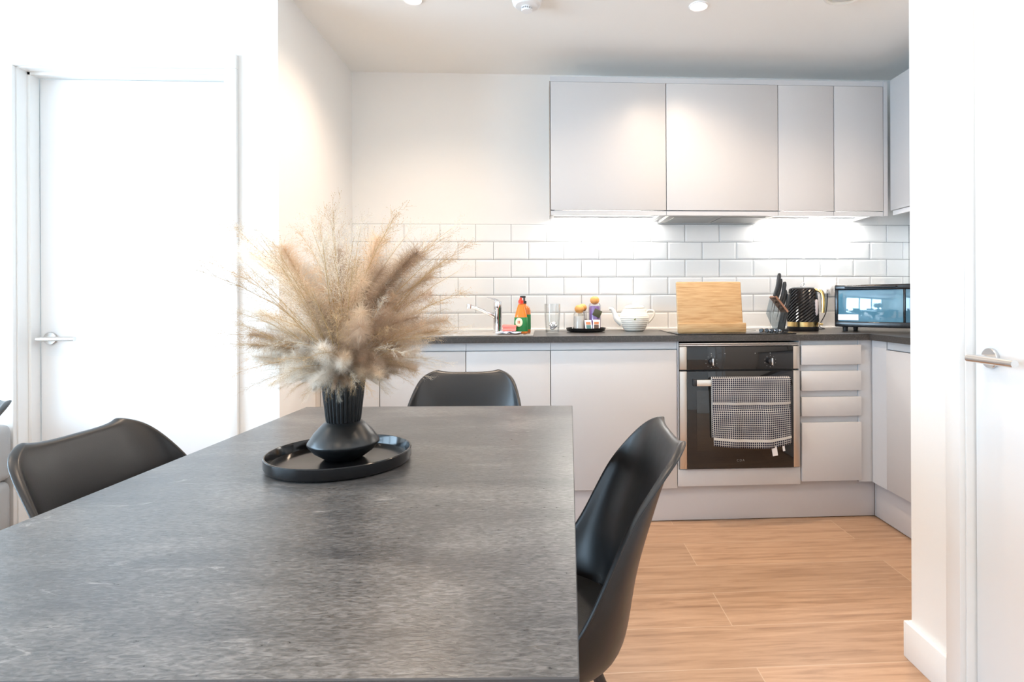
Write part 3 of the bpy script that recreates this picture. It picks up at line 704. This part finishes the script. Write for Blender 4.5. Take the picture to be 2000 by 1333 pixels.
jar((.226, 3.205, TZ), 'glass jar with cork stopper half hidden at the back of the small tray', .026, .108, 0, mat('tea_brown', (.5, .38, .3), .8), .024, .06)
jar((.290, 3.16, TZ), 'tall glass jar of purple packets with round cork stopper on the small tray', .034, .148, 0, simple('purple_wrapper', (140, 95, 175), .4), .026, .132)
def sachet(loc, rz, tilt_, label, c1, c2):
    s = thing('sachet', label, 'sachet', loc, rz, 'sachets on the small tray')
    rt = Matrix.Rotation(tilt_, 3, 'X')
    obj('packet', box(BM(), -.019, .019, -.0015, .0015, .001, .062, .001, rot=rt), mat('paper_white', (.86, .85, .84), .6), s)
    obj('print', box(BM(), -.013, .013, -.0025, -.0016, .008, .032, rot=rt), simple('print_' + c1, c2, .5), s)
    obj('print_band', box(BM(), -.013, .013, -.0025, -.0016, .034, .050, rot=rt), simple('print_band_' + c1, (190, 120, 80), .5), s)
sachet((.252, 3.088, TZ), R_(10), R_(-24), 'white and teal tea sachet leaning between the jars', 'teal', (70, 120, 125))
sachet((.292, 3.090, TZ), R_(-8), R_(-20), 'white and brown coffee sachet leaning on the tall jar', 'brown', (80, 60, 50))
bl = box(BM(), -.022, .022, -.001, .001, 0, .040, .001, rot=Matrix.Rotation(R_(25), 3, 'Y')); o = obj('wrapper', bl, simple('wrapper_dark', (75, 75, 50), .4), loc=(.300, 3.1225, TZ + .088)); 
for ch in list(bpy.data.objects):
    if ch.name.startswith('cork_jar') and abs(ch.location.x - .290) < 1e-4: o.parent = ch; o.location = Vector((.002, -.0365, .075))
# tumbler with clothes-peg like metal bits
t = thing('glass_tumbler', 'tall clear glass holding crumpled silver wrappers', 'glass', (.054, 3.06, CT))
obj('glass', lathe(BM(), [(0, .0006), (.036, .0006), (.043, .10), (.043, .155), (.0415, .155), (.0405, .10), (.034, .006), (0, .006)], 40), clear, t)
random.seed(4); b = BM()
for k in range(9):
    a = random.random() * 6.28; rr = random.random() * .018; ball(b, (rr * math.cos(a), rr * math.sin(a), .018 + random.random() * .035), .011, 1 + random.random() * .5, .7, .8, 8, 5)
obj('wrappers', b, mat('silver_foil', (.7, .69, .71), .25, 1), t, smooth=False)
# washing-up liquid
def bottle(loc, label, prof, m, capm, cap, name='soap_bottle', sy=.62, rz=0):
    t = thing(name, label, 'bottle', loc, rz)
    bb = lathe(BM(), prof, 36)
    for v in bb.verts: v.co.y *= sy
    obj('body', bb, m, t); obj('cap', cap, capm, t); return t
cap = BM(); lathe(cap, [(0, .152), (.0125, .152), (.013, .168), (.008, .172), (.006, .182), (0, .184)], 24)
w1 = bottle((-.108, 2.925, CT + .0045), 'orange and green washing-up liquid bottle with red cap by the sink', [(0, .0006), (.031, .0006), (.034, .006), (.034, .05), (.031, .085), (.028, .10), (.020, .13), (.013, .150), (0, .152)],
            None or simple('soap_orange', (235, 130, 40), .15), simple('cap_red', (230, 60, 30), .35), cap)
b = lathe(BM(), [(.0345, .012), (.0348, .014), (.0348, .052), (.0330, .082), (.0322, .083)], 36)
for v in b.verts: v.co.y *= .63
obj('green_label', b, simple('label_green', (30, 125, 65), .35), w1)
b = BM(); ball(b, (-.009, -.0215, .058), .018, 1, .12, 1.25); obj('cream_badge', b, simple('badge_cream', (240, 240, 205), .4), w1)
b = BM()
for k in range(2): box(b, -.016 + k * .007, -.011 + k * .007, -.0246, -.0238, .052, .066)
obj('badge_print', b, simple('badge_print', (205, 120, 95), .5), w1)
cap = BM(); lathe(cap, [(0, .152), (.012, .152), (.012, .166), (.005, .168), (.005, .184), (0, .184)], 20); box(cap, -.022, .008, -.007, .007, .182, .192, .003)
w2 = bottle((-.093, 2.985, CT + .0045), 'amber hand soap bottle with black pump behind the washing-up liquid', [(0, .0006), (.031, .0006), (.033, .005), (.033, .115), (.028, .132), (.013, .146), (.012, .152), (0, .152)], simple('soap_amber', (190, 110, 50), .12), blackmetal, cap, 'pump_bottle', sy=.9)
b = lathe(BM(), [(.0336, .02), (.0338, .022), (.0338, .094), (.0336, .096)], 36)
for v in b.verts: v.co.y *= .91
obj('green_label', b, simple('label_green2', (25, 115, 60), .4), w2)
# cloth + sponge
b = BM(); random.seed(2); n = 14
g = [[b.verts.new(((i / n - .5) * .115 + .006 * math.sin(j * 1.3), (j / n - .5) * .085 + .005 * math.sin(i), .005 + .009 * abs(math.sin(i * .55 + j * .3)) * (1 - abs(i / n - .5)) + .003 * random.random())) for j in range(n + 1)] for i in range(n + 1)]
for i in range(n):
    for j in range(n): b.faces.new((g[i][j], g[i + 1][j], g[i + 1][j + 1], g[i][j + 1]))
cl = tag(obj('dishcloth', b, simple('cloth_stripe', (205, 210, 225), .9, noise=.25, nscale=60), loc=(-.168, 2.872, CT + .005), ang=70), 'crumpled pale dishcloth on the sink edge under the sponge', 'cloth')
md = cl.modifiers.new('t', 'SOLIDIFY'); md.thickness = .003; md.offset = 1
b = BM(); box(b, -.034, .034, -.022, .022, 0, .014, .004, 2); box(b, -.036, .034, -.021, .022, .0145, .030, .004, 2, rot=Matrix.Rotation(R_(3), 3, 'Y'))
tag(obj('sponge', b, simple('sponge_pink', (245, 140, 130), .9, bump=.6, bscale=300), loc=(-.165, 2.885, CT + .021)), 'pink sponge lying on the dishcloth beside the tap', 'sponge')

# ------------------------------------------------------------------ ceiling fittings
glow = mat('downlight_glow', (1, 1, 1), .4, emit=(1, .86, .66), estr=60)
for i, (x, y) in enumerate(DOWNLIGHTS_AND_FILL):
    if i > 1: continue
    d = thing('downlight', ['lit recessed ceiling downlight near the smoke alarm, left one', 'lit recessed ceiling downlight above the extractor cabinet'][i], 'ceiling light', (x, y, CEIL))
    obj('bezel', lathe(BM(), [(.030, 0), (.043, 0), (.043, -.003), (.038, -.006), (.031, -.004), (.030, 0)], 40), white_gloss, d)
    obj('lamp', lathe(BM(), [(0, -.001), (.029, -.001), (.024, -.0035), (0, -.004)], 32), glow, d)
for i, (x, y) in enumerate(DOWNLIGHTS_AND_FILL[2:]):
    d = tag(obj('downlight', lathe(BM(), [(.0, 0), (.043, 0), (.043, -.003), (.038, -.006), (0, -.004)], 40), white_gloss, loc=(x, y, CEIL)), 'round recessed downlight in the living area ceiling', 'ceiling light', 'living area downlights') if False else None
sm = thing('smoke_alarm', 'white dome smoke alarm on the ceiling', 'smoke alarm', (-.06, 2.475, CEIL))
obj('base', lathe(BM(), [(0, 0), (.062, 0), (.064, -.012), (.060, -.028), (.048, -.038), (0, -.040)], 48), white_gloss, sm)
b = BM(); lathe(b, [(0, -.0402), (.024, -.0402), (.024, -.044), (0, -.044)], 30); lathe(b, [(0, -.052), (.024, -.052), (.022, -.058), (0, -.059)], 30)
for k in range(16): a = 2 * PI * k / 16; tube(b, [(.022 * math.cos(a), .022 * math.sin(a), -.044), (.022 * math.cos(a), .022 * math.sin(a), -.053)], .0017, 6)
obj('sensor_cage', b, white_gloss, sm); obj('sensor', lathe(BM(), [(0, -.0442), (.014, -.0442), (.014, -.0518), (0, -.0518)], 20), mat('sensor_dark', (.08, .08, .08), .6), sm)
vt = thing('ceiling_vent', 'round white extractor vent on the kitchen ceiling', 'vent', (1.292, 2.365, CEIL))
obj('rim', lathe(BM(), [(.072, 0), (.092, 0), (.090, -.010), (.082, -.014), (.074, -.010), (.072, 0)], 56), mat('vent_white', (.80, .79, .74), .4), vt)
obj('disc', lathe(BM(), [(0, -.002), (.058, -.002), (.060, -.012), (.05, -.017), (0, -.018)], 48), mat('vent_white', (.8, .79, .74), .4), vt)

# ------------------------------------------------------------------ dining table
TT = .75
trz = R_(-2.74)
tb = thing('dining_table', 'dining table with grey stone-effect top and slim dark edge', 'table', (.032, .516, 0), trz)
# local: x from 0 (right edge) to -.862, y from 0 (near) to 1.345
TWd, TL = .862, 1.345
b = box(BM(), -TWd, 0, 0, TL, TT - .022, TT, .0012, 1); top = obj('tabletop', b, [M_table, table_edge], tb, smooth=False)
for p_ in top.data.polygons:
    if p_.normal.z < .9: p_.material_index = 1
obj('apron', box(BM(), -TWd + .06, -.06, .06, TL - .06, TT - .08, TT - .0225), blackmetal, tb, smooth=False)
for x in (-TWd + .055, -.115):
    for y in (.055, TL - .115): obj('leg', box(BM(), x, x + .06, y, y + .06, .001, TT - .0805, .003), blackmetal, tb)

# ------------------------------------------------------------------ chairs
ROWS = [  # centre (f, z), half width, rim (f, z)
    (-.080, .804, .120, -.086, .815), (-.077, .791, .158, -.069, .801), (-.067, .765, .180, -.043, .776), (-.054, .720, .196, -.008, .735), (-.040, .665, .208, .026, .690),
    (-.020, .605, .220, .055, .630), (-.006, .545, .230, .084, .568), (.003, .475, .238, .114, .512), (.014, .400, .241, .152, .475),
    (.060, .352, .242, .200, .457), (.170, .338, .239, .258, .448), (.280, .352, .226, .318, .440), (.350, .385, .195, .362, .432), (.395, .402, .135, .392, .412)]
def shell_bm():
    bm = BM(); S = [-1, -.9, -.78, -.6, -.4, -.2, 0, .2, .4, .6, .78, .9, 1]
    grid = []
    for ri, (cf, cz, w, rf, rz_) in enumerate(ROWS):
        row = []
        for s in S:
            a = abs(s); e = a ** 2.3
            x = w * math.sin(a * PI / 2 * .92) / math.sin(PI / 2 * .92) * (1 if s > 0 else -1) if s else 0
            row.append(bm.verts.new((x, cf + (rf - cf) * e, cz + (rz_ - cz) * e)))
        grid.append(row)
    nr, ns = len(grid), len(S)
    for a, b_ in zip(grid, grid[1:]):
        for k in range(ns - 1): bm.faces.new((a[k], a[k + 1], b_[k + 1], b_[k]))
    # rolled flange running round the whole rim
    ring = [(r, 0) for r in range(nr - 1, 0, -1)] + [(0, k) for k in range(ns)] + [(r, ns - 1) for r in range(1, nr)] + [(nr - 1, k) for k in range(ns - 2, 0, -1)]
    outer = []
    for r, k in ring:
        v = grid[r][k].co; q = grid[min(max(r, 1), nr - 2)][min(max(k, 1), ns - 2)].co
        o = (v - q).normalized(); an = min(1, r / 9) * PI / 2; n = Vector((0, -math.cos(an), -math.sin(an)))
        side = Vector((math.copysign(1, S[k]), 0, 0)) if k in (0, ns - 1) else Vector((0, 0, 0))
        outer.append(bm.verts.new(v + o * .004 + n * (.013 if r < 9 else .008) + side * .008))
    m_ = len(ring)
    for t in range(m_):
        a, b_ = ring[t], ring[(t + 1) % m_]
        bm.faces.new((grid[a[0]][a[1]], grid[b_[0]][b_[1]], outer[(t + 1) % m_], outer[t]))
    return bm
def make_chair(label):
    c = thing('dining_chair', label, 'chair')
    s = obj('seat_shell', shell_bm(), blackplastic, c, ang=180)
    m1 = s.modifiers.new('t', 'SOLIDIFY'); m1.thickness = .006; m1.offset = 0
    m2 = s.modifiers.new('s', 'SUBSURF'); m2.levels = 2; m2.render_levels = 2
    b = BM(); n = 24
    prof = [(0, 0), (.19, 0), (.205, .008), (.205, .02), (.19, .032), (.10, .038), (0, .040)]
    lathe(b, prof, 48)
    for v in b.verts: v.co = Vector((v.co.x, v.co.y * .93 + .205, v.co.z + .392 + .10 * max(0, (abs(v.co.x) - .1)) ** 1.5 * 2 + .25 * max(0, -v.co.y - .1) ** 1.3))
    obj('seat_cushion', b, cushion_m, c)
    b = BM()
    for q in ((-.12, .11, .12, .11), (-.12, .29, .12, .29), (-.12, .11, -.12, .29), (.12, .11, .12, .29)): tube(b, [(q[0], q[1], .318), (q[2], q[3], .318)], .009, 8)
    obj('under_frame', b, blackmetal, c)
    for x, y in ((-1, -1), (1, -1), (-1, 1), (1, 1)):
        bb = BM(); tube(bb, [(x * .12, .20 + y * .09, .325), (x * .215, .20 + y * .205, .0015)], [.017, .011], 14); obj('leg', bb, blackmetal, c)
    return c
c0 = make_chair('black shell dining chair at the far end of the table'); c0['group'] = 'black shell dining chairs'
chairs = [((-.030, .0), 0)]
def place(c, back_xy, facing):   # facing = direction the chair looks to (angle of +Y local)
    c.location = (back_xy[0], back_xy[1], 0); c.rotation_euler = (0, 0, facing)
place(c0, (-.297, 2.215), PI)
c1 = copy_tree(c0); c1['label'] = 'black shell dining chair on the left side of the table'; place(c1, (-.918, 1.292), -PI / 2 + R_(-2))
c2 = copy_tree(c0); c2['label'] = 'black shell dining chair on the right side, nearest the oven'; place(c2, (.183, 1.222), PI / 2 + R_(-2))
c3 = copy_tree(c0); c3['label'] = 'black shell chair cut off by the left picture edge, only its rounded tip showing'; place(c3, (-1.655, 1.70), R_(142))

# grey sofa at far left against the wall
sf = thing('sofa', 'grey sofa against the wall left of the left door, barely in view', 'sofa', (-3.0, 2.0, 0))
fab = mat('grey_fabric', (.40, .40, .40), .9, bump=.4, bscale=300)
obj('frame', box(BM(), -.93, .93, -.40, .36, .08, .40, .03, 3), fab, sf); obj('backrest', box(BM(), -.93, .93, .16, .365, .401, .62, .03, 3), fab, sf)
for x in (-.93, .80): obj('armrest', box(BM(), x, x + .13, -.40, .155, .401, .56, .03, 3), fab, sf)
for x in (-.42, .36): obj('seat_cushion', box(BM(), x - .37, x + .37 + .06, -.39, .155, .402, .50, .03, 3), fab, sf) if False else None
for x in (-.85, .82):
    for y in (-.34, .30): obj('foot', box(BM(), x, x + .04, y, y + .04, .001, .082), blackmetal, sf)

# ------------------------------------------------------------------ tray, vase, dried grass
TC = Vector((-.428, 1.237, TT + .0008))
tray_o = tag(obj('round_tray', lathe(BM(), [(0, 0), (.135, 0), (.1425, .003), (.145, .008), (.145, .025), (.1435, .0268), (.1415, .0265), (.1395, .022), (.136, .008), (.128, .0055), (0, .0055)], 96), blacktray, loc=TC), 'round black glazed tray under the vase on the dining table', 'tray')
VC = Vector((-.425, 1.25, TT + .0068))
v = thing('vase', 'black ceramic vase with ribbed conical neck and wide tapered base', 'vase', VC)
b = lathe(BM(), [(0, 0), (.036, 0), (.040, .003), (.060, .017), (.070, .029), (.0728, .033), (.0718, .037), (.060, .055), (.046, .0705), (.0385, .0775), (.0345, .079), (0, .079)], 96); obj('base', b, blackcer, v, ang=50)
fl = BM(); lathe(fl, [(0, .0792), (.034, .0792), (.0355, .083), (.0475, .190), (.0475, .1925), (.043, .1925), (.042, .188), (.033, .10), (0, .095)], 168, flute=.07, nfl=28, fl_range=(1, 4)); obj('ribbed_neck', fl, blackcer, v, ang=60)

random.seed(11)
cream = hairmat('plume_cream', (.86, .80, .72)); tan = hairmat('plume_tan', (.74, .58, .42)); brown = hairmat('plume_brown', (.60, .45, .33)); wisp_m = hairmat('wisp_gold', (.60, .44, .27), .25); wisp_pale = hairmat('wisp_pale', (.78, .71, .60), .3)  # dried-grass tones; cream also carries painted daylight, brown the shading of the core
stem_m = simple('dry_stem', (190, 160, 110), .7)
def rv(r=random): 
    while True:
        q = Vector((r.uniform(-1, 1), r.uniform(-1, 1), r.uniform(-1, 1)))
        if .1 < q.length < 1: return q.normalized()
def ribbon(bm, pts, w):
    side = (pts[-1] - pts[0]).cross(rv())
    if side.length < 1e-6: return
    side.normalize(); n = len(pts); prev = None
    for i, p in enumerate(pts):
        ww = w * (1 - .75 * i / (n - 1)) * .5; a, c = bm.verts.new(p - side * ww), bm.verts.new(p + side * ww)
        if prev: bm.faces.new((prev[0], prev[1], c, a))
        prev = (a, c)
def axis_pt(t, L, bend): return Vector((bend * L * t * t, 0, L * t * (1 - .12 * bend * t)))
def axis_dir(t, L, bend): return (axis_pt(t + .01, L, bend) - axis_pt(t - .01, L, bend)).normalized()
def fluffy(L, bend, n=2200, start=.22, fl=.055):
    bm = BM()
    for k in range(n):
        t = start + (1 - start) * random.random() ** .9; p = axis_pt(t, L, bend); d = axis_dir(t, L, bend)
        o = rv(); o = (o - d * o.dot(d)).normalized(); e = math.sin(min(1, (t - start) / (1 - start) * 1.25 + .12) * PI * .8) ** .6
        ln = fl * (.45 + .75 * random.random()) * (.35 + .65 * e); dirv = (d * random.uniform(-.1, .8) + o * random.uniform(.5, 1)).normalized()
        drop = Vector((0, 0, -1)) * .5 * random.random() + rv() * .7
        ribbon(bm, [p, p + dirv * ln * .5 + rv() * .002, p + dirv * ln * .85 + drop * ln * .35 + rv() * .003], random.uniform(.0004, .0008))
    return bm
def wispy(L, bend, n=60, start=.3, fl=.080):
    bm = BM()
    for k in range(n):
        t = start + (1 - start) * random.random() ** .8; p = axis_pt(t, L, bend); d = axis_dir(t, L, bend)
        o = rv(); o = (o - d * o.dot(d)).normalized(); ln = fl * (.4 + .6 * random.random()) * (1.05 - .55 * (t - start) / (1 - start))
        dv = (d + o * random.uniform(.2, .6)).normalized(); q = p + dv * ln * .5 + rv() * .003; r = q + (dv + rv() * .35).normalized() * ln * .5
        ribbon(bm, [p, q, r], .00055)
        for j in range(5):
            s = q.lerp(r, random.random()) if j else r; s0 = p.lerp(q, random.random()) if j > 3 else s; dd = (dv + rv() * .7).normalized(); e = s0 + dd * random.uniform(.008, .020)
            ribbon(bm, [s0, e], .0004)
            for m_ in range(2):   # seed heads
                c = s0.lerp(e, random.random() if m_ else 1); a, b_ = rv() * .0008, rv() * .0011
                bm.faces.new([bm.verts.new(c + a), bm.verts.new(c + b_), bm.verts.new(c - a), bm.verts.new(c - b_)])
    return bm
def stem_bm(L, bend, r=.0009):
    return tube(BM(), [axis_pt(t, L, bend) for t in (0, .2, .4, .6, .8, .97)], [r, r, r, r * .8, r * .6, r * .3], 6)
protos = {}
def proto(kind, i, L, bend, m):
    s = obj('pampas_plume' if kind == 'f' else 'seed_spray', stem_bm(L, bend), stem_m)
    pl = obj('plume' if kind != 'w' else 'spray_head', fluffy(L, bend) if kind == 'f' else wispy(L, bend), m, s, smooth=False)
    return s
def sector(theta, phi):
    x, z = math.sin(phi) * math.cos(theta), math.cos(phi)
    if abs(x) < .32: return ('top' if z > .8 else 'middle')
    return ('upper ' if z > .45 else 'lower ') + ('left' if x < 0 else 'right')
def put(s, base, theta, phi, scale, twist):
    # local +Z -> direction (phi from vertical, azimuth theta); local +X bends outward and down
    d = Vector((math.sin(phi) * math.cos(theta), math.sin(phi) * math.sin(theta), math.cos(phi)))
    xo = Vector((math.cos(phi) * math.cos(theta), math.cos(phi) * math.sin(theta), -math.sin(phi)))
    y = d.cross(xo); mt = Matrix((xo, y, d)).transposed() @ Matrix.Rotation(twist, 3, 'Z')
    s.rotation_mode = 'QUATERNION'; s.rotation_quaternion = mt.to_quaternion(); s.location = base; s.scale = (scale,) * 3
LAB_F = {'c': ('fluffy cream pampas plume in the black vase', 'cream pampas plumes in the vase'), 't': ('fluffy tan pampas plume in the black vase', 'tan pampas plumes in the vase'), 'b': ('fluffy brown pampas plume deep in the bouquet', 'brown pampas plumes in the vase')}
mouth = VC + Vector((0, 0, .190))
def reach(phi): # how far the bouquet extends from the mouth at this polar angle
    c, s_ = math.cos(phi), math.sin(phi); return .160 * c + math.sqrt(max(.0006, .182 ** 2 - .160 ** 2 * s_ * s_))
FL = {}
for key, mm in (('c', cream), ('t', tan), ('b', brown)):
    FL[key] = [(.30, bend, mm) for bend in (.15, .38, .6)]
plist = {k: [None] * 3 for k in FL}
def fluff(key, theta, phi, sc_):
    i = random.randrange(3); L, bend, mm = FL[key][i]
    if plist[key][i] is None: s = plist[key][i] = proto('f', i, L, bend, mm)
    else: s = copy_tree(plist[key][i])
    w_ = sector(theta, phi); cw = {'c': 'cream', 't': 'tan', 'b': 'brown'}[key]; tag(s, 'fluffy %s pampas plume in the %s of the vase bouquet' % (cw, w_), 'dried grass', '%s pampas plumes, %s of the bouquet' % (cw, w_))
    r = random.uniform(.005, .026); put(s, mouth + Vector((r * math.cos(theta), r * math.sin(theta), random.uniform(-.02, 0))), theta, max(.04, phi - bend * .45), sc_ / L, random.uniform(-.6, .6))
for k in range(118):
    theta = random.uniform(0, 2 * PI); phi = R_(98) * random.random() ** .72
    L = reach(phi) * random.uniform(.42, .82) + .03
    side = math.cos(theta - R_(205))     # daylight painted in: cream plumes favoured at the left and front
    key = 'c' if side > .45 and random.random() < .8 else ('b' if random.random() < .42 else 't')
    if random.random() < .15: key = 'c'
    fluff(key, theta, phi, L)
for k in range(26):   # short plumes drooping over the rim
    theta = 2 * PI * k / 26 + random.uniform(-.15, .15)
    fluff('c' if math.cos(theta - R_(205)) > .3 else random.choice('tbt'), theta, R_(random.uniform(48, 78)), random.uniform(.10, .15))  # cream again paints the daylit side
WL = [(.36, b_, m_) for b_ in (.12, .35, .6) for m_ in (wisp_m, wisp_pale)]; wl = [None] * 6
for k in range(230):
    theta = random.uniform(0, 2 * PI); phi = R_(102) * random.random() ** .70; i = random.randrange(6); L, bend, mm = WL[i]
    if wl[i] is None: s = wl[i] = proto('w', i, L, bend, mm)
    else: s = copy_tree(wl[i])
    w_ = sector(theta, phi); cw = 'golden' if i % 2 == 0 else 'pale'; tag(s, 'thin %s seed spray fanning out at the %s of the bouquet' % (cw, w_), 'dried grass', '%s seed sprays, %s of the bouquet' % (cw, w_))
    sc_ = (reach(phi) * random.uniform(.8, 1.10) + .02) / L; r = random.uniform(.005, .028)
    put(s, mouth + Vector((r * math.cos(theta), r * math.sin(theta), -.01)), theta, max(.04, phi - bend * .4), sc_, random.uniform(-.5, .5))
